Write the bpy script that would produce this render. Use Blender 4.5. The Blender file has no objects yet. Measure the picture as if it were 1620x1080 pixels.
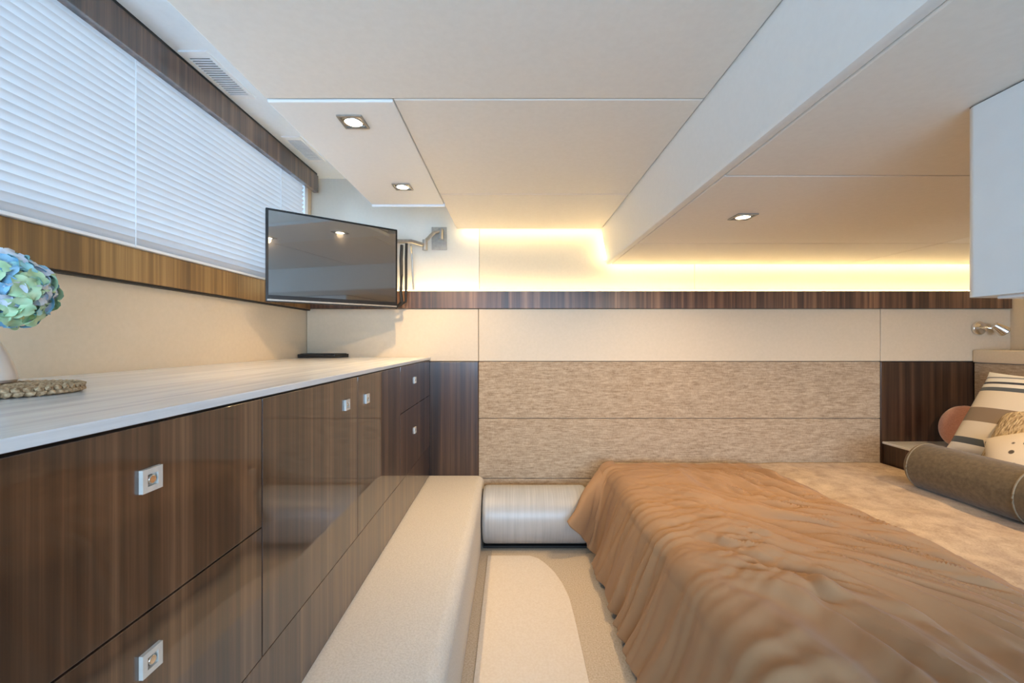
import bpy, bmesh, math, random
from mathutils import Vector, Matrix, noise
R = random.Random(7)
SC = bpy.context.scene
COL = SC.collection
E = 1.2            # eye height above the cabin floor
D = 2.68           # distance from the camera to the back wall
PI = math.pi

# ------------------------------------------------------------------ camera, world, exposure
cam_d = bpy.data.cameras.new('camera'); cam = bpy.data.objects.new('camera', cam_d); COL.objects.link(cam)
cam.location = (0, 0, E); cam.rotation_euler = (PI/2, 0, 0)
cam_d.sensor_width = 36; cam_d.lens = 660/1620*36; cam_d.clip_start = .03
SC.camera = cam
SC.view_settings.view_transform = 'Standard'; SC.view_settings.look = 'None'
SC.view_settings.gamma = 1; SC.view_settings.use_curve_mapping = False
SC.view_settings.exposure = 0.95
SC.cycles.max_bounces = 10; SC.cycles.diffuse_bounces = 6; SC.cycles.use_denoising = True
SC.cycles.caustics_reflective = False; SC.cycles.caustics_refractive = False
SC.cycles.sample_clamp_indirect = 8
W = bpy.data.worlds.new('overcast_sky'); SC.world = W; W.use_nodes = True
W.node_tree.nodes['Background'].inputs[0].default_value = (.47, .71, 1, 1)
W.node_tree.nodes['Background'].inputs[1].default_value = 9
WARM = (1, .67, .34)
LED_STRENGTH = 21; LENS_STRENGTH = 14; SPOT_W = 19; SPOT_BED_W = 27

# ------------------------------------------------------------------ materials
def nd(t, kind, **kw):
    n = t.nodes.new(kind)
    for k, v in kw.items():
        if k in n.inputs: n.inputs[k].default_value = v
        else: setattr(n, k, v)
    return n
def base(name, col, rough=.5, metal=0, coat=0, coat_r=.05, spec=.5, sheen=0, trans=0):
    m = bpy.data.materials.new(name); m.use_nodes = True
    t = m.node_tree; b = t.nodes['Principled BSDF']
    b.inputs['Base Color'].default_value = (*col, 1); b.inputs['Roughness'].default_value = rough
    b.inputs['Metallic'].default_value = metal; b.inputs['Coat Weight'].default_value = coat
    b.inputs['Coat Roughness'].default_value = coat_r; b.inputs['Specular IOR Level'].default_value = spec
    b.inputs['Sheen Weight'].default_value = sheen
    return m, t, b
def coords(t, scale, out='Object'):
    tc = nd(t, 'ShaderNodeTexCoord'); mp = nd(t, 'ShaderNodeMapping')
    mp.inputs['Scale'].default_value = scale
    t.links.new(tc.outputs[out], mp.inputs[0]); return mp.outputs[0]
def ramp(t, fac, stops):
    r = nd(t, 'ShaderNodeValToRGB'); e = r.color_ramp.elements
    while len(e) < len(stops): e.new(.5)
    for i, (p, c) in enumerate(stops): e[i].position = p; e[i].color = (*c, 1)
    t.links.new(fac, r.inputs[0]); return r.outputs[0]
def noise_tex(t, vec, scale, detail=3, rough=.5):
    n = nd(t, 'ShaderNodeTexNoise', Scale=scale, Detail=detail, Roughness=rough)
    t.links.new(vec, n.inputs['Vector']); return n.outputs['Fac']
def bump(t, b, h, strength, dist=.01):
    n = nd(t, 'ShaderNodeBump', Strength=strength, Distance=dist)
    t.links.new(h, n.inputs['Height']); t.links.new(n.outputs[0], b.inputs['Normal'])
def mottled(name, c1, c2, scale=(40, 40, 40), rough=.6, bstr=0, bdist=.003, detail=3, lo=.3, hi=.7, **kw):
    m, t, b = base(name, c1, rough, **kw)
    f = noise_tex(t, coords(t, scale), 1, detail)
    t.links.new(ramp(t, f, [(lo, c1), (hi, c2)]), b.inputs['Base Color'])
    if bstr: bump(t, b, f, bstr, bdist)
    return m
def walnut(name, tint=1.0, coat_r=.03, coat=.9):
    m, t, b = base(name, (.1, .05, .03), .4, coat=coat, coat_r=coat_r)
    b.inputs['Coat IOR'].default_value = 1.7
    v = coords(t, (1, 1, .012))
    f1 = noise_tex(t, v, 26, 6, .72); f2 = noise_tex(t, coords(t, (1, 1, .02)), 5, 2)
    mx = nd(t, 'ShaderNodeMath', operation='MULTIPLY_ADD'); mx.inputs[1].default_value = .75
    mu = nd(t, 'ShaderNodeMath', operation='MULTIPLY'); mu.inputs[1].default_value = .25
    t.links.new(f2, mu.inputs[0]); t.links.new(f1, mx.inputs[0]); t.links.new(mu.outputs[0], mx.inputs[2])
    c = [(.024, .0105, .006), (.052, .023, .012), (.095, .045, .023), (.19, .10, .052)]
    c = [tuple(x*tint for x in q) for q in c]
    t.links.new(ramp(t, mx.outputs[0], [(.39, c[0]), (.47, c[1]), (.54, c[2]), (.64, c[3])]), b.inputs['Base Color'])
    return m
def emit(name, col, s):
    m = bpy.data.materials.new(name); m.use_nodes = True; t = m.node_tree
    t.nodes.remove(t.nodes['Principled BSDF'])
    e = nd(t, 'ShaderNodeEmission', Strength=s); e.inputs[0].default_value = (*col, 1)
    t.links.new(e.outputs[0], t.nodes['Material Output'].inputs[0]); return m
def woven(name, c1, c2, s=420, bstr=.35):
    m, t, b = base(name, c1, .85, spec=.2, sheen=.15)
    fa = noise_tex(t, coords(t, (s*.045, s*.045, s*.36)), 1, 4, .65); fb = noise_tex(t, coords(t, (s*.6, s*.6, s*.2)), 1, 2)
    a = nd(t, 'ShaderNodeMath', operation='MULTIPLY'); a.inputs[1].default_value = .3; t.links.new(fb, a.inputs[0])
    h = nd(t, 'ShaderNodeMath', operation='MULTIPLY_ADD'); h.inputs[1].default_value = .7; t.links.new(fa, h.inputs[0]); t.links.new(a.outputs[0], h.inputs[2])
    t.links.new(ramp(t, h.outputs[0], [(.36, c1), (.64, c2)]), b.inputs['Base Color'])
    bump(t, b, h.outputs[0], bstr, .002); return m
def marble():
    m, t, b = base('pale_veined_marble', (.75, .73, .7), .22, coat=.3)
    f = noise_tex(t, coords(t, (34, 1.6, 34)), 1, 6, .65)
    t.links.new(ramp(t, f, [(.3, (.58, .59, .60)), (.5, (.74, .75, .76)), (.7, (.82, .83, .84))]), b.inputs['Base Color'])
    return m
def slat_mat():
    m = bpy.data.materials.new('white_translucent_slat'); m.use_nodes = True; t = m.node_tree
    b = t.nodes['Principled BSDF']; b.inputs['Base Color'].default_value = (.55, .525, .50, 1); b.inputs['Roughness'].default_value = .45
    tr = nd(t, 'ShaderNodeBsdfTranslucent'); tr.inputs[0].default_value = (.72, .80, .90, 1)
    mx = nd(t, 'ShaderNodeMixShader'); mx.inputs[0].default_value = .048
    t.links.new(b.outputs[0], mx.inputs[1]); t.links.new(tr.outputs[0], mx.inputs[2])
    t.links.new(mx.outputs[0], t.nodes['Material Output'].inputs[0]); return m
def glass_mat():
    m = bpy.data.materials.new('clear_window_glass'); m.use_nodes = True; t = m.node_tree
    t.nodes.remove(t.nodes['Principled BSDF'])
    tr = nd(t, 'ShaderNodeBsdfTransparent'); gl = nd(t, 'ShaderNodeBsdfGlossy', Roughness=.02)
    fr = nd(t, 'ShaderNodeFresnel', IOR=1.45); mx = nd(t, 'ShaderNodeMixShader')
    t.links.new(fr.outputs[0], mx.inputs[0]); t.links.new(tr.outputs[0], mx.inputs[1]); t.links.new(gl.outputs[0], mx.inputs[2])
    t.links.new(mx.outputs[0], t.nodes['Material Output'].inputs[0]); return m

M = {}
M['ceil'] = mottled('cream_ceiling_vinyl', (.74, .69, .62), (.77, .72, .65), (60, 60, 60), .55, .05, .001)
M['beam'] = mottled('pale_beam_vinyl', (.74, .73, .70), (.76, .75, .72), (60, 60, 60), .5)
M['ceil_white'] = mottled('white_hatch_vinyl', (.80, .77, .73), (.82, .79, .75), (60, 60, 60), .5)
M['bay'] = mottled('white_bay_ceiling_vinyl', (.79, .83, .86), (.82, .86, .89), (50, 50, 50), .5)
M['upper'] = mottled('daylit_upper_wall_vinyl', (.68, .64, .56), (.70, .66, .58), (70, 70, 70), .5)  # paler copy of the upper wall cream, window daylight mixed into its colour
M['upper_cream'] = mottled('cream_upper_wall_vinyl', (.63, .55, .42), (.66, .575, .44), (70, 70, 70), .5)
M['cream'] = mottled('cream_wall_vinyl', (.62, .515, .375), (.65, .54, .40), (70, 70, 70), .5, .05, .001)
M['shell'] = mottled('cream_shell_paint', (.6, .55, .47), (.62, .57, .49), (30, 30, 30), .7)
M['fabric'] = woven('oatmeal_wall_weave', (.27, .19, .12), (.52, .405, .285))
M['walnut'] = walnut('glossy_walnut_veneer')
M['walnut_trim'] = walnut('walnut_trim_veneer', 1.6, .35, .25)
M['sill'] = walnut('golden_sill_veneer', 1, .3, .3)
for e_, c_ in zip([n for n in M['sill'].node_tree.nodes if n.type == 'VALTORGB'][0].color_ramp.elements, ((.10, .045, .012), (.17, .082, .022), (.26, .135, .04), (.38, .22, .08))): e_.color = (*c_, 1)
M['walnut_dark'] = walnut('dark_walnut_veneer', .62, .16, .22)
M['carpet'] = mottled('beige_carpet', (.44, .36, .26), (.60, .51, .40), (150, 150, 150), .95, .6, .004, 4, spec=.1)
M['step_carpet'] = mottled('pale_step_carpet', (.57, .53, .47), (.67, .63, .57), (170, 170, 170), .95, .5, .003, 4, spec=.1)
M['floor_strip'] = mottled('pale_floor_strip_tone', (.66, .58, .48), (.72, .65, .56), (120, 120, 120), .9, .15, .002, spec=.15)
M['marble'] = marble()
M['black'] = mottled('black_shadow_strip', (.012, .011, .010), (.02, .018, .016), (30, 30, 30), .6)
M['black_gloss'] = mottled('black_gloss_plastic', (.010, .010, .011), (.014, .014, .015), (30, 30, 30), .25)
M['screen'] = mottled('dark_screen_glass', (.012, .012, .014), (.014, .014, .016), (9, 9, 9), .12, coat=1, coat_r=.02, spec=1)
M['screen'].node_tree.nodes['Principled BSDF'].inputs['Coat IOR'].default_value = 3.0
M['chrome'] = mottled('brushed_chrome', (.72, .70, .67), (.8, .78, .75), (80, 80, 80), .18, metal=1)
M['pull'] = mottled('satin_nickel', (.72, .67, .60), (.80, .75, .68), (80, 80, 80), .4, metal=.3)
M['steel'] = mottled('grey_steel', (.34, .32, .29), (.42, .40, .36), (60, 60, 60), .35, metal=.7)
M['white_plastic'] = mottled('white_plastic', (.82, .83, .84), (.85, .86, .87), (40, 40, 40), .4)
M['white_cab'] = mottled('white_cabinet_lacquer', (.70, .72, .72), (.72, .74, .74), (20, 20, 20), .35)
M['slat'] = slat_mat(); M['glass'] = glass_mat()
M['led'] = emit('warm_light_strip', (1, .76, .38), LED_STRENGTH)
M['lens'] = emit('warm_lamp_lens', (1, .86, .62), LENS_STRENGTH)

# ------------------------------------------------------------------ mesh helpers
class MB:
    def __init__(s): s.bm = bmesh.new()
    def box(s, x0, x1, y0, y1, z0, z1, bev=0, seg=2):
        b = bmesh.new(); bmesh.ops.create_cube(b, size=1)
        for v in b.verts: v.co = ((x0+x1)/2+v.co.x*(x1-x0), (y0+y1)/2+v.co.y*(y1-y0), (z0+z1)/2+v.co.z*(z1-z0))
        if bev: bmesh.ops.bevel(b, geom=b.edges[:], offset=bev, segments=seg, profile=.5, affect='EDGES')
        return s.add(b)
    def add(s, b):
        me = bpy.data.meshes.new('tmp'); b.to_mesh(me); b.free(); s.bm.from_mesh(me); bpy.data.meshes.remove(me); return s
    def cyl(s, p0, p1, r0, r1=None, n=20, bev=0):
        r1 = r0 if r1 is None else r1; p0, p1 = Vector(p0), Vector(p1); d = p1-p0
        b = bmesh.new(); bmesh.ops.create_cone(b, cap_ends=True, segments=n, radius1=r0, radius2=r1, depth=d.length)
        if bev: bmesh.ops.bevel(b, geom=[e for e in b.edges if len(e.link_faces) == 2 and any(len(f.verts) > 4 for f in e.link_faces)], offset=bev, segments=3, profile=.5, affect='EDGES')
        q = d.to_track_quat('Z', 'Y'); bmesh.ops.transform(b, matrix=Matrix.Translation((p0+p1)/2) @ q.to_matrix().to_4x4(), verts=b.verts[:])
        return s.add(b)
    def tube(s, pts, r, n=8):
        pts = [Vector(p) for p in pts]; rings = []
        for i, p in enumerate(pts):
            t = (pts[min(i+1, len(pts)-1)]-pts[max(i-1, 0)]).normalized(); q = t.to_track_quat('Z', 'Y')
            rings.append([s.bm.verts.new(p+q @ Vector((r*math.cos(2*PI*k/n), r*math.sin(2*PI*k/n), 0))) for k in range(n)])
        for a, c in zip(rings, rings[1:]):
            for k in range(n): s.bm.faces.new((a[k], a[(k+1) % n], c[(k+1) % n], c[k]))
        s.bm.faces.new(rings[0][::-1]); s.bm.faces.new(rings[-1]); return s
    def prism(s, prof, axis, a0, a1, bev=0):
        # prof: list of 2-D points; axis 'x','y','z' = extrusion axis
        f = {'x': lambda p, a: (a, p[0], p[1]), 'y': lambda p, a: (p[0], a, p[1]), 'z': lambda p, a: (p[0], p[1], a)}[axis]
        b = bmesh.new(); A = [b.verts.new(f(p, a0)) for p in prof]; C = [b.verts.new(f(p, a1)) for p in prof]
        n = len(prof)
        for i in range(n): b.faces.new((A[i], A[(i+1) % n], C[(i+1) % n], C[i]))
        b.faces.new(A[::-1]); b.faces.new(C); bmesh.ops.recalc_face_normals(b, faces=b.faces[:])
        if bev: bmesh.ops.bevel(b, geom=b.edges[:], offset=bev, segments=2, profile=.5, affect='EDGES')
        return s.add(b)
    def lathe(s, prof, c=(0, 0, 0), n=32):
        rings = []
        for r, z in prof:
            rings.append([s.bm.verts.new((c[0]+max(r, 1e-4)*math.cos(2*PI*k/n), c[1]+max(r, 1e-4)*math.sin(2*PI*k/n), c[2]+z)) for k in range(n)])
        for a, d in zip(rings, rings[1:]):
            for k in range(n): s.bm.faces.new((a[k], a[(k+1) % n], d[(k+1) % n], d[k]))
        return s
    def grid(s, f, nu, nv):
        g = [[s.bm.verts.new(f(i/nu, j/nv)) for j in range(nv+1)] for i in range(nu+1)]
        for i in range(nu):
            for j in range(nv): s.bm.faces.new((g[i][j], g[i+1][j], g[i+1][j+1], g[i][j+1]))
        return s
    def xf(s, mat): bmesh.ops.transform(s.bm, matrix=mat, verts=s.bm.verts[:]); return s
    def obj(s, name, mat, parent=None, smooth=True, kind=None, label=None, recalc=True, local=False, mats=None):
        if recalc: bmesh.ops.recalc_face_normals(s.bm, faces=s.bm.faces[:])
        if parent is not None and not local:          # geometry is written in room coordinates
            p = parent; off = Vector()
            while p is not None: off += p.location; p = p.parent
            bmesh.ops.translate(s.bm, vec=-off, verts=s.bm.verts[:])
        me = bpy.data.meshes.new(name); s.bm.to_mesh(me); s.bm.free()
        for q in (mats or [mat]): me.materials.append(q)
        if smooth: me.shade_smooth(); me.set_sharp_from_angle(angle=math.radians(35))
        o = bpy.data.objects.new(name, me); COL.objects.link(o); o.parent = parent
        if smooth and len(me.polygons) < 2500:
            wn = o.modifiers.new('weighted', 'WEIGHTED_NORMAL'); wn.keep_sharp = True; wn.weight = 100
        if kind: o['kind'] = kind
        if label: o['label'] = label
        return o
def thing(name, label, cat, loc=(0, 0, 0), group=None):
    o = bpy.data.objects.new(name, None); COL.objects.link(o); o.location = loc; o.empty_display_size = .05
    o['label'] = label; o['category'] = cat
    if group: o['group'] = group
    return o
def tag(o, label, cat, group=None):
    o['label'] = label; o['category'] = cat
    if group: o['group'] = group
    return o
def rebase(o, loc):                                    # put a single mesh thing's origin at its base
    o.data.transform(Matrix.Translation(-Vector(loc))); o.location = loc; return o
def struct(o): o['kind'] = 'structure'; return o
def bx(name, mat, x0, x1, y0, y1, z0, z1, bev=.0, parent=None, **kw):
    kw.setdefault('smooth', False)
    return MB().box(x0, x1, y0, y1, z0, z1, bev).obj(name, mat, parent, **kw)
def sm(a, b, x):
    t = max(0, min(1, (x-a)/(b-a))); return t*t*(3-2*t)

XL, XR, YR = -1.32, 3.2, -1.5       # left wall, right wall, rear wall
UW = D+.06                          # face of the upper back wall (set back behind the ledge)
ZC, ZB, ZR = E+.723, E+1.068, E+.496    # main ceiling, window bay ceiling, low ceiling over the bed

# ------------------------------------------------------------------ floor and step
floor = struct(bx('floor', M['carpet'], -1.5, 3.3, YR-.1, D+.2, -.1, 0))
ZS = E-.86
prof = [(-1.36, .001), (-.18, .001), (-.176, .12), (-.176, ZS-.06)]
for k in range(7):
    a = k/6*PI/2; prof.append((-.226+.05*math.cos(a), ZS-.05+.05*math.sin(a)))
prof += [(-1.36, ZS)]
step = MB().prism(prof, 'y', YR, D-.005).obj('carpeted_step', M['step_carpet']); step['kind'] = 'structure'

# ------------------------------------------------------------------ back wall
wall_back = struct(bx('wall_back', M['shell'], XL-.05, XR+.1, UW+.012, UW+.1, 0, 2.35))
def wp(name, mat, x0, x1, z0, z1, y=D, t=.03, bev=.003, **kw):
    g = .0015
    return bx(name, mat, x0+g, x1-g, y, y+t, z0+g, z1-g, bev, wall_back, **kw)
S = D/660
px = lambda x: (x-810)*S
pz = lambda y: E+(540-y)*S
ZL0, ZL1 = pz(488), pz(460)
for a, b in ((485, 757), (757, 1393), (1393, 1602)): wp('cream_panel', M['cream'], px(a), px(b), pz(571.5), ZL0)
wp('walnut_panel', M['walnut_dark'], px(640), px(757), ZS-.02, pz(571.5))
wp('walnut_panel', M['walnut_dark'], px(1393), px(1541), .05, pz(572))
for a, b in ((571.5, 662), (662, 757)): wp('fabric_panel', M['fabric'], px(757), px(1393), pz(b), pz(a), t=.03, bev=.004)
wp('fabric_panel', M['fabric'], px(757), px(1393), .003, pz(757), bev=.004)
wp('backing_panel', M['black'], XL, XR, .003, ZL0, y=D+.024, t=.036)
for a, b in ((XL, px(757)), (px(757), 1.2), (1.2, XR)): bx('upper_panel', M['upper'] if a < -1 else M['upper_cream'], a+.001, b-.001, UW, UW+.014, ZL1-.02, 2.3, .002, wall_back)
# walnut ledge with its light strip
ledge = struct(bx('trim_1', M['walnut_trim'], XL, XR, D-.012, UW, ZL0, ZL1, .002))
bx('light_strip', M['led'], XL+.02, 3.17, D+.006, D+.016, ZL1, ZL1+.004, 0, ledge)

# ------------------------------------------------------------------ left wall, window, blind, valance
WZ0, WZ1, WY0, WY1 = E+.32, E+1.03, -.9, 2.61
wall_left = struct(MB().box(XL-.06, XL, YR, D+.03, 0, WZ0).box(XL-.06, XL, YR, D+.07, WZ1, 2.35).box(XL-.06, XL, YR, WY0, WZ0, WZ1)
                   .box(XL-.06, XL, WY1, D+.07, WZ0, WZ1).obj('wall_left', M['cream'], smooth=False))
wz = struct(MB().box(XL-.05, XL-.03, WY0, WY1, WZ0, WZ0+.03).box(XL-.05, XL-.03, WY0, WY1, WZ1-.03, WZ1).box(XL-.05, XL-.03, WY0, WY0+.03, WZ0, WZ1)
            .box(XL-.05, XL-.03, WY1-.03, WY1, WZ0, WZ1).obj('window_1', M['white_plastic'], smooth=False))
for k in range(2):
    y0 = WY0+.03+k*1.73; bx('pane', M['glass'], XL-.043, XL-.038, y0+.01*k, y0+1.72, WZ0+.03, WZ1-.03, 0, wz)
bx('mullion', M['white_plastic'], XL-.05, XL-.03, WY0+1.75, WY0+1.77, WZ0+.03, WZ1-.03, 0, wz)
post = struct(bx('trim_2', M['white_plastic'], XL, XL+.03, 2.6, 2.64, E+.31, ZB-.002, .003))
sill = struct(bx('trim_3', M['sill'], XL, XL+.03, YR, D-.002, E+.205, E+.318, .002))
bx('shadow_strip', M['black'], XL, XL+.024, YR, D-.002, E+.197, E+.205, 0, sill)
val = struct(bx('trim_4', M['walnut'], XL+.055, XL+.085, YR, 2.662, E+.947, E+1.054, .002))
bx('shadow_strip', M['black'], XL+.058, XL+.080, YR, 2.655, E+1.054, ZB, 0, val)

BX = XL+.03
blind = thing('venetian_blind', 'white venetian blind with thin slats nearly closed over the left window', 'blind', (BX, 1, WZ0))
bx('head_rail', M['white_plastic'], BX-.014, BX+.014, -.85, 2.57, ZB-.04, ZB-.004, .002, blind)
PITCH, n_sl = .0257, 27
sl = MB()
ang = math.radians(-54); hw = .0148
def slat_pt(i, j):
    u = (i-.5)*2
    c = .0022*(1-u*u)
    return Vector((u*hw*math.cos(ang)+c*math.sin(ang), -.85+3.42*j-1, -u*hw*math.sin(ang)+c*math.cos(ang)))
sl.grid(slat_pt, 6, 1)
s0 = sl.obj('slat', M['slat'], blind, local=True, recalc=False)
for k in range(n_sl):
    o = s0 if k == 0 else s0.copy()
    if k: COL.objects.link(o); o.parent = blind
    o.location = (0, 0, .022+k*PITCH)
bx('bottom_rail', M['white_plastic'], BX-.013, BX+.013, -.85, 2.57, WZ0-.001, WZ0+.009, .002, blind)
for y in (-.4, .49, 1.413, 2.3):
    MB().cyl((BX+.016, y, WZ0), (BX+.016, y, ZB-.02), .0016, n=6).obj('ladder_cord', M['white_plastic'], blind)

# ------------------------------------------------------------------ ceiling
ceiling = struct(bx('ceiling', M['bay'], XL-.05, XR+.1, YR-.1, UW+.1, ZB, ZB+.1))
def cp(name, mat, x0, x1, y0, y1, z, t=.025, bev=.004, **kw):
    g = .0022
    return bx(name, mat, x0+g, x1-g, y0+g, y1-g, z, z+t, bev, ceiling, **kw)
Y1, Y2 = 1.246, 2.05
cp('ceiling_panel', M['ceil'], -.736, .576, YR, Y1, ZC)
cp('ceiling_panel', M['ceil'], -.3575, .576, Y1, Y2, ZC)
cp('ceiling_panel', M['ceil'], -.3575, .576, Y2, D, ZC)
cp('ceiling_panel', M['beam'], -.736, -.3545, Y1+.001, 2.189, ZC-.006, .03, label='paler ceiling panel holding two downlights')
bx('bead', M['white_plastic'], -.736, -.352, 2.189, 2.199, ZC-.015, ZC+.005, .002, ceiling)
MB().box(-.736, -.715, YR, 2.189, ZC+.012, ZB).box(-.736, -.352, 2.185, 2.2, ZC+.012, ZB).box(-.36, -.345, 2.2, D, ZC+.012, ZB).obj('fascia', M['ceil'], ceiling, smooth=False)
MB().box(-.72, .6, YR, 2.17, ZC+.03, ZC+.04).box(-.33, .6, 2.17, D-.01, ZC+.03, ZC+.04).obj('backing_panel', M['black'], ceiling, smooth=False)
# beam between the main ceiling and the low ceiling over the bed
bprof = [(.576, ZC), (.580, ZC-.010), (.603, ZR+.016), (.609, ZR+.003), (.620, ZR), (.634, ZR+.002), (.636, ZR+.03), (.636, ZC+.03), (.576, ZC+.03)]
beam = struct(MB().prism(bprof, 'y', YR, D).obj('trim_5', M['beam']))
Y3, Y4, XS = 1.25, 2.112, 2.17
cp('ceiling_panel', M['ceil'], .636, XR, YR, Y3, ZR)
cp('ceiling_panel', M['ceil'], .636, XS, Y3, Y4, ZR)
cp('ceiling_panel', M['ceil_white'], XS, XR, Y3, Y4, ZR, label='whiter panel beside the long seam')
cp('ceiling_panel', M['ceil'], .636, XS, Y4, D, ZR)
cp('ceiling_panel', M['ceil'], XS, XR, Y4, D, ZR)
bx('backing_panel', M['black'], .64, XR, YR, D-.01, ZR+.026, ZR+.036, 0, ceiling)
# light strips on the far edges of the ceilings, shining at the upper wall
bx('light_strip', M['led'], -.33, .57, D, D+.004, ZC+.006, ZC+.016, 0, ceiling)
bx('light_strip', M['led'], .59, .60, D, D+.004, ZR+.03, ZC, 0, ceiling)
bx('light_strip', M['led'], .64, 3.17, D, D+.004, ZR+.006, ZR+.016, 0, ceiling)

# ------------------------------------------------------------------ right wall, rear wall
wall_right = struct(bx('wall_right', M['cream'], XR, XR+.1, YR-.1, D+.1, 0, 2.3))
bx('lower_wall', M['shell'], 2.99, XR, YR, D, .003, E-.135, 0, wall_right)
bx('fabric_panel', M['fabric'], 2.965, 2.99, .3, D-.003, .003, E-.136, .004, wall_right)
tr6 = struct(bx('trim_6', M['cream'], 2.955, XR, YR, D-.003, E-.134, E-.053, .006))
RW = (-1.1, 2.6, .75, 1.66)
wall_rear = struct(MB().box(XL-.06, RW[0], YR-.08, YR, 0, 2.35).box(RW[1], XR+.1, YR-.08, YR, 0, 2.35).box(RW[0], RW[1], YR-.08, YR, 0, RW[2])
                   .box(RW[0], RW[1], YR-.08, YR, RW[3], 2.35).obj('wall_rear', M['cream'], smooth=False))
w2 = struct(MB().box(RW[0], RW[1], YR-.05, YR-.03, RW[2], RW[2]+.03).box(RW[0], RW[1], YR-.05, YR-.03, RW[3]-.03, RW[3]).box(RW[0], RW[0]+.03, YR-.05, YR-.03, RW[2], RW[3])
            .box(RW[1]-.03, RW[1], YR-.05, YR-.03, RW[2], RW[3]).obj('window_2', M['white_plastic'], smooth=False))
bx('pane', M['glass'], RW[0]+.03, RW[1]-.03, YR-.043, YR-.038, RW[2]+.03, RW[3]-.03, 0, w2)
pl = bpy.data.lights.new('sky_portal', 'AREA'); pl.shape = 'RECTANGLE'; pl.size = RW[1]-RW[0]; pl.size_y = RW[3]-RW[2]; pl.cycles.is_portal = True
po = bpy.data.objects.new('sky_portal', pl); COL.objects.link(po); po.location = ((RW[0]+RW[1])/2, YR-.09, (RW[2]+RW[3])/2); po.rotation_euler = (PI/2, 0, 0)

# ------------------------------------------------------------------ downlights and vents
def downlight(x, y, z, label, w=SPOT_W, s=.040, r=.026, tilt=math.radians(24)):
    t = thing('downlight', label, 'downlight', (x, y, z), 'recessed downlights')
    b = MB()
    for a in range(4):
        q = Matrix.Rotation(a*PI/2, 4, 'Z')
        c = bmesh.new(); bmesh.ops.create_cube(c, size=1)
        for v in c.verts: v.co = (v.co.x*(2*s if a % 2 else 2*s-.0142), s-.0035+v.co.y*.007, -.002+v.co.z*.006)
        bmesh.ops.transform(c, matrix=q, verts=c.verts[:]); b.add(c)
    b.obj('bezel', M['steel'], t, local=True)
    MB().lathe([(s*.96, -.0015), (r+.003, -.0025), (r+.002, -.006), (r, -.004), (r, .0)], n=28).obj('trim_ring', M['chrome'], t, local=True)
    MB().lathe([(0, -.0045), (r*.7, -.0042), (r, -.003)], n=24).obj('lens', M['lens'], t, local=True)
    l = bpy.data.lights.new('lamp', 'SPOT'); l.energy = w; l.color = WARM; l.spot_size = math.radians(128); l.spot_blend = 1; l.shadow_soft_size = .02
    lo = bpy.data.objects.new('lamp', l); COL.objects.link(lo); lo.parent = t; lo.location = (0, 0, -.02); lo.rotation_euler = (tilt, 0, 0)   # the lamp is swivelled towards the back wall
    return t
downlight(-.517, 1.36, ZC-.006, 'recessed downlight nearer the camera on the pale left ceiling panel', SPOT_W*.9)
downlight(-.506, 1.93, ZC-.006, 'recessed downlight near the far edge of the pale left ceiling panel')
downlight(.916, 1.655, ZR, 'recessed downlight in the low ceiling over the bed', SPOT_BED_W)
downlight(2.3, 1.3, ZR, 'unseen downlight added to light the pillow end of the bed', SPOT_BED_W)  # out-of-view fitting added to bring more warm light to the bed
def vent(x0, x1, y0, y1, label):
    t = thing('ceiling_vent', label, 'vent', ((x0+x1)/2, (y0+y1)/2, ZB), 'air vents above the blind')
    z1, z0, f = ZB, ZB-.006, .012
    MB().box(x0-f, x0, y0-f*2.4, y1+f*2.4, z0, z1).box(x1, x1+f, y0-f*2.4, y1+f*2.4, z0, z1).box(x0, x1, y0-f*2.4, y0, z0, z1).box(x0, x1, y1, y1+f*2.4, z0, z1).obj('frame', M['white_plastic'], t)
    bx('backing', M['black'], x0, x1, y0, y1, ZB-.0015, ZB-.0005, 0, t)
    n = max(3, int((y1-y0)/.014)); d = (y1-y0)/n
    s_ = bx('slat', M['white_plastic'], x0, x1, y0+.002, y0+d*.52, ZB-.005, ZB-.001, 0, t, smooth=False)
    for k in range(1, n):
        c = s_.copy(); COL.objects.link(c); c.parent = t; c.location = (0, k*d, 0)
vent(-1.215, -1.135, 1.56, 1.80, 'larger slatted air vent above the blind, nearer the camera')
vent(-1.19, -1.115, 2.20, 2.44, 'slatted air vent above the far end of the blind')

# ------------------------------------------------------------------ built-in cabinets along the left wall
XF = -.528
ZT, ZTB = E-.100, E-.1155      # worktop top and underside
ZD0, ZD1, ZDM = E-.668, E-.119, E-.392
basebd = struct(bx('baseboard_left', M['walnut'], XF-.02, XF-.002, .336, D-.003, ZS, ZD0-.002, .001))
PULLS = []
def pull(front, y, z, x=XF):
    b = MB()
    h = .0168
    for a in range(4):
        c = bmesh.new(); bmesh.ops.create_cube(c, size=1)
        for v in c.verts: v.co = (v.co.x*.006, v.co.y*(2*h if a % 2 else 2*h-.0162), h-.004+v.co.z*.008)
        bmesh.ops.transform(c, matrix=Matrix.Translation((x+.003, y, z)) @ Matrix.Rotation(a*PI/2, 4, 'X'), verts=c.verts[:]); b.add(c)
    b.box(x, x+.002, y-h+.0085, y+h-.0085, z-h+.0085, z+h-.0085)
    p = b.obj('pull_plate', M['pull'], front, smooth=False)
    return p
def knob_on(front, y, z, x=XF):
    MB().cyl((x+.001, y, z), (x+.006, y, z), .008, .006, 16, .001).obj('push_button', M['chrome'], front)
YS = [.336, .882, 1.428, 1.974, D-.006]
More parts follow.
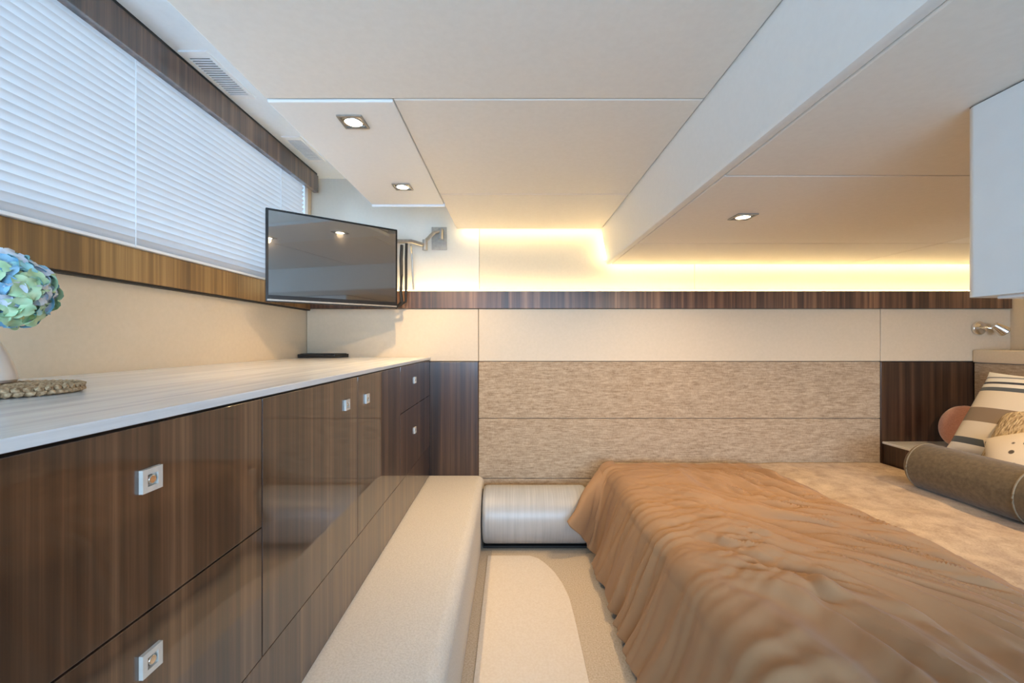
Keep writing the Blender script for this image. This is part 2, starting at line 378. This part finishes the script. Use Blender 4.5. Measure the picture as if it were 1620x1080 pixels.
def cabinet(i, label, fronts):
    y0, y1 = YS[i], YS[i+1]
    t = thing('cabinet', label, 'cabinet', ((XL+XF)/2, (y0+y1)/2, ZS), 'built-in walnut cabinets under the worktop')
    bx('carcass', M['walnut_dark'], XL+.003, XF-.02, y0+.001, y1-.001, ZS+.001, ZTB-.002, 0, t)
    for kind, z0, z1, py, pz_ in fronts:
        f = bx(kind, M['walnut'], XF-.019, XF, y0+.0016, y1-.0016, z0+.0016, z1-.0016, .0012, t)
        pull(f, py, pz_); knob_on(f, py, pz_)
cabinet(0, 'nearest walnut cabinet, two wide drawers with square pulls', [('drawer', ZDM, ZD1, .607, E-.2), ('drawer', ZD0, ZDM, .607, E-.463)])
cabinet(1, 'tall walnut door cabinet beside the nearest drawers, pull at its far edge', [('door', ZD0, ZD1, 1.33, E-.2015)])
cabinet(2, 'walnut door cabinet third from camera, pull at its near edge', [('door', ZD0, ZD1, 1.515, E-.2066)])
cabinet(3, 'farthest walnut drawer cabinet in the dark corner by the back wall', [('drawer', E-.345, ZD1, 2.263, E-.209), ('drawer', ZD0, E-.345, 2.263, E-.48)])
top = bx('worktop', M['marble'], XL+.002, XF+.006, .2, D-.002, ZTB, ZT, .002)
rebase(top, (-.92, 1.4, ZTB)); tag(top, 'pale veined marble worktop running along the left wall over the cabinets', 'worktop')

# flat black device in the corner
dv = thing('media_box', 'thin flat black device lying in the far corner of the worktop', 'device', (-1.19, 2.58, ZT))
MB().prism([(-1.312, 2.55), (-1.085, 2.55), (-1.045, 2.672), (-1.312, 2.672)], 'z', ZT+.0005, ZT+.022, .003).obj('case', M['black_gloss'], dv)
MB().prism([(-1.30, 2.56), (-1.09, 2.56), (-1.055, 2.665), (-1.30, 2.665)], 'z', ZT+.022, ZT+.025, .001).obj('lid', M['black'], dv)

# ------------------------------------------------------------------ television on its swivel arm
A, B_ = Vector((-1.205, 2.04, 0)), Vector((-.672, 2.45, 0))
tw, th = (B_-A).length, .462
tz = E+.195
tv = thing('television', 'flat black television angled out over the worktop corner', 'television', ((A.x+B_.x)/2, (A.y+B_.y)/2, tz))
tv.rotation_euler = (0, 0, math.atan2(B_.y-A.y, B_.x-A.x))
MB().box(-tw/2, tw/2, 0, .018, 0, th, .004).obj('casing', M['black_gloss'], tv, local=True)
MB().box(-tw/2+.012, tw/2-.012, -.0018, .002, .034, th-.012, 0).obj('screen', M['screen'], tv, local=True)
MB().box(-tw/2+.006, tw/2-.006, -.002, .002, .006, .014, 0).obj('lower_trim', M['steel'], tv, local=True, label='thin silver strip along the lower edge')
MB().box(-tw*.3, tw*.3, .018, .05, .06, th-.1, .012).obj('back_housing', M['black_gloss'], tv, local=True)
arm = thing('wall_arm', 'grey steel swivel arm with a square plate holding the television', 'arm', (-.477, UW, E+.66))
bx('wall_plate', M['steel'], -.527, -.427, UW-.008, UW-.001, E+.60, E+.75, .002, arm)
MB().cyl((-.462, UW-.035, E+.66), (-.462, UW-.035, E+.73), .016, n=14).box(-.476, -.448, UW-.035, UW-.006, E+.665, E+.725).obj('pivot', M['steel'], arm)
MB().tube([(-.462, UW-.035, E+.715), (-.50, 2.68, E+.70), (-.548, 2.63, E+.63)], .012, 10).cyl((-.548, 2.63, E+.575), (-.548, 2.63, E+.64), .017, n=14).obj('inner_link', M['steel'], arm)
MB().tube([(-.548, 2.63, E+.605), (-.62, 2.56, E+.615), (-.74, 2.50, E+.60), (-.86, 2.385, E+.56)], .013, 10).obj('outer_link', M['steel'], arm)
tvp = Vector((-.94, 2.245, 0)); nb = Vector((-.61, .793, 0))
q = tvp+nb*.06
MB().cyl((q.x+.03, q.y+.02, E+.40), (q.x+.03, q.y+.02, E+.60), .02, n=14).box(q.x-.02, q.x+.03, q.y-.008, q.y+.03, E+.44, E+.58).tube([(q.x+.03, q.y+.02, E+.56), (-.86, 2.385, E+.56)], .013).obj('tilt_head', M['steel'], arm)
MB().tube([(-.668, 2.53, E+.585), (-.672, 2.53, E+.50), (-.670, 2.53, E+.40), (-.674, 2.53, E+.3), (-.672, 2.55, E+.24), (-.72, 2.58, E+.21)], .010, 8).obj('cable', M['black'], arm, label='thick black cable')
MB().tube([(-.645, 2.55, E+.60), (-.655, 2.58, E+.5), (-.66, 2.60, E+.35), (-.668, 2.62, E+.25), (-.73, 2.62, E+.21)], .008, 8).obj('cable', M['black'], arm, label='thick black cable')
MB().tube([(-.63, 2.6, E+.60), (-.637, 2.65, E+.56), (-.637, 2.67, E+.45), (-.635, 2.69, E+.34), (-.637, 2.70, ZL1-E+E+.002)], .006, 8).obj('cable', M['steel'], arm, label='thin grey cable hanging to the ledge')

# ------------------------------------------------------------------ hydrangea, vase, trivet
TC = Vector((-.953, .785, ZT))
rope = mottled('jute_rope', (.26, .15, .07), (.62, .45, .27), (160, 160, 160), .9, .8, .004)
tv_ = MB()
ic = bmesh.new(); bmesh.ops.create_icosphere(ic, subdivisions=1, radius=1); icm = bpy.data.meshes.new('bead'); ic.to_mesh(ic_m := icm); ic.free()
r = .015
a = 0
while r < .108:
    a += .0135/r; r = .015+.0165*a/(2*PI)
    for lay in (0, 1):
        b = bmesh.new(); b.from_mesh(icm)
        tilt = .6 if lay else -.6
        bmesh.ops.transform(b, matrix=Matrix.Translation((TC.x+r*math.cos(a), TC.y+r*math.sin(a), ZT+.0066+.007*lay)) @ Matrix.Rotation(a+PI/2+tilt, 4, 'Z') @ Matrix.Diagonal((.011, .0062, .0062, 1)), verts=b.verts[:])
        tv_.add(b)
tr = tv_.obj('woven_trivet', rope); rebase(tr, (TC.x, TC.y, ZT))
tag(tr, 'round woven jute trivet on the worktop under the vase', 'trivet')
ZV = ZT+.0195
VC = Vector((-1.025, .80, ZV))
vase_m = mottled('pale_stoneware', (.70, .62, .56), (.78, .71, .66), (20, 20, 20), .3, coat=.4)
vs = MB().lathe([(0, 0), (.046, 0), (.052, .006), (.050, .02), (.040, .055), (.024, .088), (.017, .105), (.020, .118), (.015, .117), (.013, .1), (.02, .08), (.034, .05), (.04, .012), (0, .01)], VC, 36).obj('vase', vase_m)
rebase(vs, VC); tag(vs, 'pale stoneware bottle vase on the woven trivet holding the flowers', 'vase')
hy = thing('hydrangea', 'blue and green hydrangea head in the vase at left edge', 'flower', (VC.x, VC.y, ZV+.03))
pc = [((.22, .55, .60), (.42, .70, .72)), ((.16, .40, .60), (.34, .58, .74)), ((.34, .56, .32), (.56, .72, .46)), ((.48, .54, .66), (.66, .70, .74)), ((.52, .56, .20), (.70, .70, .38))]
pm = [mottled('hydrangea_petal_%s' % n, a_, b_, (45, 45, 45), .6) for n, (a_, b_) in zip(('teal', 'blue', 'green', 'lilac', 'lime'), pc)]
stem_m = mottled('green_stem', (.10, .17, .05), (.20, .28, .09), (60, 60, 60), .6)
def petal_floret(mat, sz):
    b = MB()
    for k in range(4):
        q = Matrix.Rotation(k*PI/2+.2, 4, 'Z')
        def f(u, v):
            x = .12+u*.9; w = math.sin(PI*min(.97, (.08+u*.92)))**.6*.52; y = (v-.5)*2*w
            return q @ Vector((x*sz, y*sz, sz*(.22*math.sin(u*PI*.9)-.25*u*u+.25*(v-.5)**2*4*u)))
        b.grid(f, 4, 3)
    me = b.obj('floret', mat, hy, local=True, recalc=False); return me
protos = []
for mi, m in enumerate(pm):
    protos.append(petal_floret(m, .025))
HC = Vector((-1.003, .80, E+.094)); HR = .084
first = [True]*5
N = 150
for k in range(N):
    z = 1-2*(k+.5)/N
    if z < -.85: continue
    a = k*2.39996; rr = math.sqrt(1-z*z)
    d = Vector((rr*math.cos(a), rr*math.sin(a), z))
    nz = noise.noise(d*2.1+Vector((3, 1, 7)))
    w = [3, 3.2, 2, 1.2, .6]
    if z < -.25: w = [1.2, 1, 3.4, 1.2, 2.2]
    elif nz > .2: w = [2, 1, 3, .6, 1.6]
    ci = R.choices(range(5), w)[0]
    if first[ci]: o = protos[ci]; first[ci] = False
    else: o = protos[ci].copy(); COL.objects.link(o); o.parent = hy
    rad = HR*(.90+.16*R.random())*(1-.10*max(0, -z))
    o.location = HC+Vector((d.x*rad, d.y*rad, d.z*rad*.88))-hy.location
    q = (d+Vector((R.uniform(-.35, .35), R.uniform(-.35, .35), R.uniform(-.35, .35)))).to_track_quat('Z', 'Y')
    o.rotation_euler = (q @ Matrix.Rotation(R.uniform(0, 6.28), 3, 'Z').to_quaternion()).to_euler()
    sc = R.uniform(.8, 1.15); o.scale = (sc, sc, sc)
b = MB(); ic = bmesh.new(); bmesh.ops.create_icosphere(ic, subdivisions=3, radius=HR*.80); bmesh.ops.transform(ic, matrix=Matrix.Translation(HC) @ Matrix.Diagonal((1, 1, .86, 1)), verts=ic.verts[:]); b.add(ic)
b.obj('flower_core', stem_m, hy)
MB().tube([(VC.x, VC.y, ZV+.03), (VC.x+.003, VC.y, ZV+.12), (HC.x, HC.y, HC.z-.05)], .004, 8).obj('stem', stem_m, hy)

# ------------------------------------------------------------------ pale floor strip, silver roll
rn = MB().prism([(-.135, YR+.1), (.265, YR+.1), (.272, 1.8), (.268, 1.95), (.25, 2.06), (.222, 2.16), (.185, 2.24), (.145, 2.30), (.10, 2.33), (-.135, 2.33)], 'z', .0005, .006, .002).obj('pale_floor_strip', M['floor_strip'])  # thin pale strip on the carpet, rounded at its far right corner
rebase(rn, (.06, 1, .0005)); tag(rn, 'pale smooth strip over the beige carpet between step and bed', 'floor_strip')
silver, t_, b_ = base('silver_foil_cover', (.52, .53, .53), .4, metal=.08)
f = noise_tex(t_, coords(t_, (130, 4, 4)), 1, 2); t_.links.new(ramp(t_, f, [(.3, (.36, .36, .355)), (.7, (.44, .44, .43))]), b_.inputs['Base Color']); bump(t_, b_, f, .12, .002)
RY, RR_ = 2.49, .162
rl = thing('silver_roll', 'silver cylindrical roll lying against the fabric wall beside the step', 'roll', (.14, RY, .001))
MB().cyl((-.170, RY, RR_+.0125), (.440, RY, RR_+.0125), RR_, n=56, bev=.022).obj('cover', silver, rl)
MB().box(-.168, .44, RY-.07, RY+.07, .001, .014, .003).obj('contact_shadow_strip', M['black'], rl, label='black strip standing in for the contact shadow under the roll')  # the black box draws the contact shadow below the roll

# ------------------------------------------------------------------ bed
ZBD = .405
bed = thing('bed', 'low platform bed filling the right side of the cabin', 'bed', (1.7, 1.6, .001))
def lshape(x0, x1, y0, y1, xc, yc): return [(x0, y0), (x1, y0), (x1, yc), (xc, yc), (xc, y1), (x0, y1)]
MB().prism(lshape(.535, 2.955, .50, D-.008, 2.37, 2.34), 'z', .001, .24).obj('bed_base', M['walnut_dark'], bed)
MB().prism(lshape(.575, 2.955, .45, D-.008, 2.37, 2.345), 'z', .241, ZBD-.012, .02).obj('mattress', M['white_plastic'], bed)
spread_m = woven('beige_textured_bedspread', (.34, .235, .14), (.58, .44, .29), 260, .6)
def ridged(p, s): return 1-math.sqrt(noise.noise(p*s)**2+.004)*2
def spread(u, v):
    x = .60+u*(2.95-.60); y = .46+v*(D-.012-.46)
    if x > 2.365 and y > 2.335: y = 2.335
    z = ZBD+.004+.010*(noise.noise(Vector((x*3, y*4.5, 2)))+.5)+.006*ridged(Vector((x*2.2+y, y*3-x*.6, 8)), 1.6)
    return Vector((x, y, z))
bs = MB().grid(spread, 110, 110).obj('bedspread', spread_m)
md = bs.modifiers.new('s', 'SOLIDIFY'); md.thickness = .008; md.offset = 1
rebase(bs, (1.7, 1.6, ZBD)); tag(bs, 'beige textured bedspread covering the mattress, showing right of the brown duvet', 'bedspread')
duvet_m, t_, b_ = base('brown_cotton_duvet', (.29, .172, .092), .75, sheen=.1, spec=.2)
f = noise_tex(t_, coords(t_, (420, 420, 420)), 1, 2); g2 = noise_tex(t_, coords(t_, (2, 2, 2)), 1, 2)
t_.links.new(ramp(t_, g2, [(.3, (.295, .172, .088)), (.7, (.335, .20, .104))]), b_.inputs['Base Color']); bump(t_, b_, f, .12, .001)
TOPW = 1.0; SIDE = .40; X_TOPL = .625
def duvet(u, v):
    y = .42+u*(2.565-.42)
    Lx = 1.565-.045*sm(1.2, 2.5, y)+.02*noise.noise(Vector((y*3, 0, 4)))        # right edge
    total = (Lx-X_TOPL)+.09+SIDE
    s = v*total
    top = Lx-X_TOPL
    p3 = Vector((y, s, 0))
    # flowing wrinkles: on the top they run away from the bed edge at an angle
    wx = Lx-s
    if s <= top:
        x, z, nx, nz, t = wx, ZBD+.03, 0, 1, 0
        m = 1
    elif s <= top+.09:
        a = (s-top)/.09*(PI/2-.18); x = X_TOPL-.058*math.sin(a); z = ZBD+.03-.058*(1-math.cos(a)); nx, nz, t = -math.sin(a), math.cos(a), 0
    else:
        a = PI/2-.18; t = (s-top-.09)/SIDE
        xe, ze = X_TOPL-.058*math.sin(a), ZBD+.03-.058*(1-math.cos(a))
        x = xe+(.463-xe)*t**.85; z = ze+(.028-ze)*t; nx, nz = -.97, .24
    # warp
    w1 = noise.noise(Vector((y*1.6, s*1.6, 1.5))); w2 = noise.noise(Vector((y*1.3, s*1.5, 9.1)))
    q = Vector((y+.22*w1, s+.22*w2, 0))
    side = sm(top-.32, top+.12, s)
    # drape folds (run down the side) and long diagonal wrinkles on the top
    fold = ridged(Vector((q.x*8.5-q.y*1.2, q.y*.8, 3.3)), 1.0)
    fold2 = ridged(Vector((q.x*17, q.y*1.1, 5.1)), 1.0)
    pp = (Lx-q.y)*.85+q.x*.5; dd = (Lx-q.y)*.5-q.x*.85       # across and along the long folds on the top
    dg = ridged(Vector((pp*4.2, dd*.8, 7.7)), 1.3)
    dg2 = ridged(Vector((pp*8+dd*1.5, dd*1.3, 2.7)), 1.4)
    dg3 = ridged(Vector((pp*17-dd*2, dd*2.6, 4.7)), 1.5)
    puff = .02*noise.noise(Vector((y*1.7, s*2.2, 6)))
    shoulder = math.exp(-((s-top+.10)/.20)**2)
    arc = ridged(Vector(((q.x+.5*(top-s)**2)*9.5, q.y*1.1, 3.3)), 1.0)
    arc2 = ridged(Vector(((q.x-.25*(top-s))*20, q.y*1.8, 8.3)), 1.0)
    h_top = (.022*dg+.027*dg2+.017*dg3+puff+.014*(w1+.3)+shoulder*(.020*arc+.013*arc2))*(1-.65*sm(2.2, 2.5, y))
    X = Lx-s
    for ax, ay, bx_, by, dep, wd in ((.74, 1.50, .89, 1.20, .020, .022), (.89, 1.20, 1.02, 1.07, .026, .028), (.80, 1.86, .90, 1.72, .012, .018), (1.02, 1.07, 1.30, .86, .014, .03)):
        vx, vy = bx_-ax, by-ay; L2 = vx*vx+vy*vy
        tq = max(0, min(1, ((X-ax)*vx+(y-ay)*vy)/L2)); ex, ey = X-ax-vx*tq, y-ay-vy*tq
        ex += .03*noise.noise(Vector((X*9, y*9, 1))); ey += .03*noise.noise(Vector((X*9, y*9, 5)))
        sd = (ex*vy-ey*vx)/math.sqrt(L2); r2 = (ex*ex+ey*ey)/wd**2
        wv = .55+.9*(noise.noise(Vector((pp*6, dd*7, 3)))+.2); h_top += dep*.45*wv*(math.exp(-((sd+wd*1.3)**2+max(0, ex*ex+ey*ey-sd*sd))/wd**2)-1.1*math.exp(-r2))
    h_side = (.014+.024*t)*fold+.011*fold2
    h = h_top*(1-side)+h_side*side+.006
    edge = sm(0, .14, s)*sm(2.565, 2.50, y)
    if s < top: h = h*(.25+.75*edge)-.010*(1-sm(0, .05, s))
    x += nx*h; z += nz*h
    # far corner flares outward
    if s > top:
        k = sm(2.30, 2.565, y); tt = min(1, (s-top)/(.09+SIDE))
        kt = k*tt**1.1; x += -.143*kt; z += .19*kt; y -= .315*kt; z += .03*math.sin(PI*tt)*k; y -= .05*math.sin(PI*tt)*k
        kv = math.exp(-((y-2.27)/.05)**2); x += .03*kv*tt
    return Vector((x, y, max(z, ZBD+.012 if s < top-.02 else .022)))
dvt = MB().grid(duvet, 300, 230).obj('duvet', duvet_m)
md = dvt.modifiers.new('s', 'SOLIDIFY'); md.thickness = .007; md.offset = 1
rebase(dvt, (1.0, 1.5, ZBD)); tag(dvt, 'rumpled brown duvet draped over the foot of the bed to the floor', 'duvet')

# ------------------------------------------------------------------ nightstand, pillows, bolster
ns = thing('nightstand', 'built-in dark walnut nightstand with pale top in the bed corner', 'nightstand', (2.66, 2.51, .001))
bx('body', M['walnut_dark'], 2.378, 2.950, 2.37, D-.004, .001, E-.655, .002, ns)
bx('tabletop', M['marble'], 2.374, 2.952, 2.36, D-.004, E-.654, E-.640, .002, ns)
def cushion(w, h, t, n=26, pinch=.10):
    b = MB()
    for sgn in (1, -1):
        def f(u, v):
            a, c = (u-.5)*2, (v-.5)*2
            k = max(0, (1-abs(a)**2.6)*(1-abs(c)**2.6))**.55
            px_ = 1-pinch*(1-abs(c)**2)*abs(a)**3*.6; py_ = 1-pinch*(1-abs(a)**2)*abs(c)**3*.6
            return Vector((a*w/2*px_, c*h/2*py_, sgn*(t/2*k+.003)))
        b.grid(f, n, n)
    bmesh.ops.remove_doubles(b.bm, verts=b.bm.verts[:], dist=.0001)
    return b
def place(o, loc, lean, yaw=0, roll=0):
    # local x -> along the headboard (room Y), local y -> up the cushion, local z -> out of its face
    m = Matrix(((0, 0, -1), (-1, 0, 0), (0, 1, 0))).to_4x4()   # face looks to -X, width along Y
    o.matrix_world = Matrix.Translation(loc) @ Matrix.Rotation(yaw, 4, 'Z') @ Matrix.Rotation(lean, 4, 'Y') @ m @ Matrix.Rotation(roll, 4, 'Z')
def striped():
    m, t, b = base('striped_cushion_cotton', (.7, .66, .6), .85, sheen=.2, spec=.2)
    tc = nd(t, 'ShaderNodeTexCoord'); sp = nd(t, 'ShaderNodeSeparateXYZ'); t.links.new(tc.outputs['Object'], sp.inputs[0])
    mr = nd(t, 'ShaderNodeMapRange'); mr.inputs[1].default_value = -.26; mr.inputs[2].default_value = .26; t.links.new(sp.outputs[1], mr.inputs[0])
    r_ = nd(t, 'ShaderNodeValToRGB'); r_.color_ramp.interpolation = 'CONSTANT'
    W_, C_, T_, G_, N_ = (.78, .76, .72), (.74, .66, .54), (.26, .19, .125), (.085, .10, .115), (.03, .035, .05)
    st = [(0, W_), (.12, G_), (.185, C_), (.37, T_), (.535, C_), (.70, C_), (.735, G_), (.785, W_), (.825, N_), (.855, W_), (.905, (.20, .22, .25)), (.925, W_)]
    e = r_.color_ramp.elements
    while len(e) < len(st): e.new(.5)
    for i, (p, c) in enumerate(st): e[i].position = p; e[i].color = (*c, 1)
    t.links.new(mr.outputs[0], r_.inputs[0]); t.links.new(r_.outputs[0], b.inputs['Base Color'])
    bump(t, b, noise_tex(t, coords(t, (300, 300, 300)), 1, 2), .15, .001); return m
p1 = cushion(.52, .52, .13).obj('striped_cushion', striped())
tag(p1, 'cream cushion with grey and taupe stripes leaning on the headboard', 'cushion')
place(p1, (2.585, 2.11, .80), math.radians(30))
knit = mottled('chunky_knit_wool', (.34, .24, .13), (.72, .58, .38), (95, 40, 95), .95, 1, .012, 2)
p2 = cushion(.44, .44, .12, 24).obj('knitted_cushion', knit)
tag(p2, 'chunky tan knitted cushion in front of the striped cushion', 'cushion')
place(p2, (2.45, 1.92, .70), math.radians(38), roll=.15)
def dotted():
    m, t, b = base('dotted_cushion_cotton', (.7, .6, .46), .85, sheen=.2, spec=.2)
    v = nd(t, 'ShaderNodeTexVoronoi', Scale=1, Randomness=.35); t.links.new(coords(t, (17, 17, 17)), v.inputs['Vector'])
    t.links.new(ramp(t, v.outputs['Distance'], [(.17, (.10, .075, .05)), (.22, (.74, .64, .50))]), b.inputs['Base Color']); return m
p3 = cushion(.36, .36, .12, 24).obj('dotted_cushion', dotted())
tag(p3, 'small cream cushion with dark dots behind the bolster', 'cushion')
place(p3, (2.34, 1.86, .66), math.radians(40), roll=PI/4-.25)
coral = mottled('coral_velvet', (.52, .22, .15), (.62, .30, .21), (120, 120, 120), .8, .3, .002, sheen=.6)
cb = MB().lathe([(0, -.045), (.05, -.05), (.10, -.040), (.125, -.016), (.13, 0), (.125, .016), (.10, .040), (.05, .05), (0, .045)], n=40)
p4 = cb.obj('round_cushion', coral); tag(p4, 'round coral velvet cushion peeking out behind the striped cushion', 'cushion')
place(p4, (2.70, 2.50, E-.64+.128), math.radians(14))
bol_m = mottled('olive_taupe_velvet', (.085, .058, .026), (.14, .098, .048), (60, 60, 60), .8, .2, .003, sheen=.2)
pipe_m = mottled('taupe_piping', (.20, .16, .10), (.26, .21, .14), (60, 60, 60), .8)
BXc, BR, BZ = 2.205, .12, ZBD+.016
bl = thing('bolster', 'long olive taupe bolster with piped seam lying before the cushions', 'bolster', (BXc, 1.75, BZ))
b0 = Vector((BXc-.015, 2.235, BZ+BR)); b1 = Vector((BXc+.045, 1.28, BZ+BR))
MB().cyl(b0, b1, BR, n=48, bev=.035).obj('cover', bol_m, bl)
for f_ in (.035, .50):
    c = b0.lerp(b1, f_); d = (b1-b0).normalized(); qq = d.to_track_quat('Z', 'Y')
    rr = BR+.001 if f_ > .1 else BR-.001
    MB().tube([c+qq @ Vector((rr*math.cos(2*PI*k/40), rr*math.sin(2*PI*k/40), 0)) for k in range(41)], .004, 6).obj('piping', pipe_m, bl)

# ------------------------------------------------------------------ reading light and overhead cabinet
rlamp = thing('reading_light', 'small chrome swivel reading light on the back wall above the bed', 'lamp', (px(1550), D, pz(521)))
c = Vector((px(1547), D, pz(519)))
MB().cyl(c+Vector((0, -.001, 0)), c+Vector((0, -.016, 0)), .046, .042, 24, .003).obj('wall_rose', M['chrome'], rlamp)
MB().tube([c+Vector((0, -.014, 0)), c+Vector((.01, -.05, 0)), c+Vector((.035, -.065, -.005))], .007, 10).obj('neck', M['chrome'], rlamp)
MB().cyl(c+Vector((.025, -.065, .018)), c+Vector((.075, -.085, -.026)), .021, .034, 24, .003).obj('lamp_head', M['chrome'], rlamp)
MB().cyl(c+Vector((.0745, -.0852, -.0258)), c+Vector((.077, -.0862, -.028)), .028, n=20).obj('lens', M['black_gloss'], rlamp)

oc = thing('overhead_cabinet', 'pale overhead cabinet hanging from the ceiling at the right edge', 'cabinet', (1.4, .1, E+.093))
prof = [(.966+.0, -.7)]
prof = []
for k in range(6):
    a = PI-k/5*PI/2; prof.append((.966+.02+.02*math.cos(a), .892-.02+.02*math.sin(a)))
prof += [(1.9, .892), (1.9, -.7), (.966, -.7)]
MB().prism(prof, 'z', E+.093, ZR-.004).obj('body', M['white_cab'], oc)
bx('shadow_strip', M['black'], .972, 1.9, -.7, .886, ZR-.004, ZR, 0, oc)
bx('underside_panel', M['white_plastic'], 1.0, 1.87, -.66, .86, E+.088, E+.093, .001, oc)
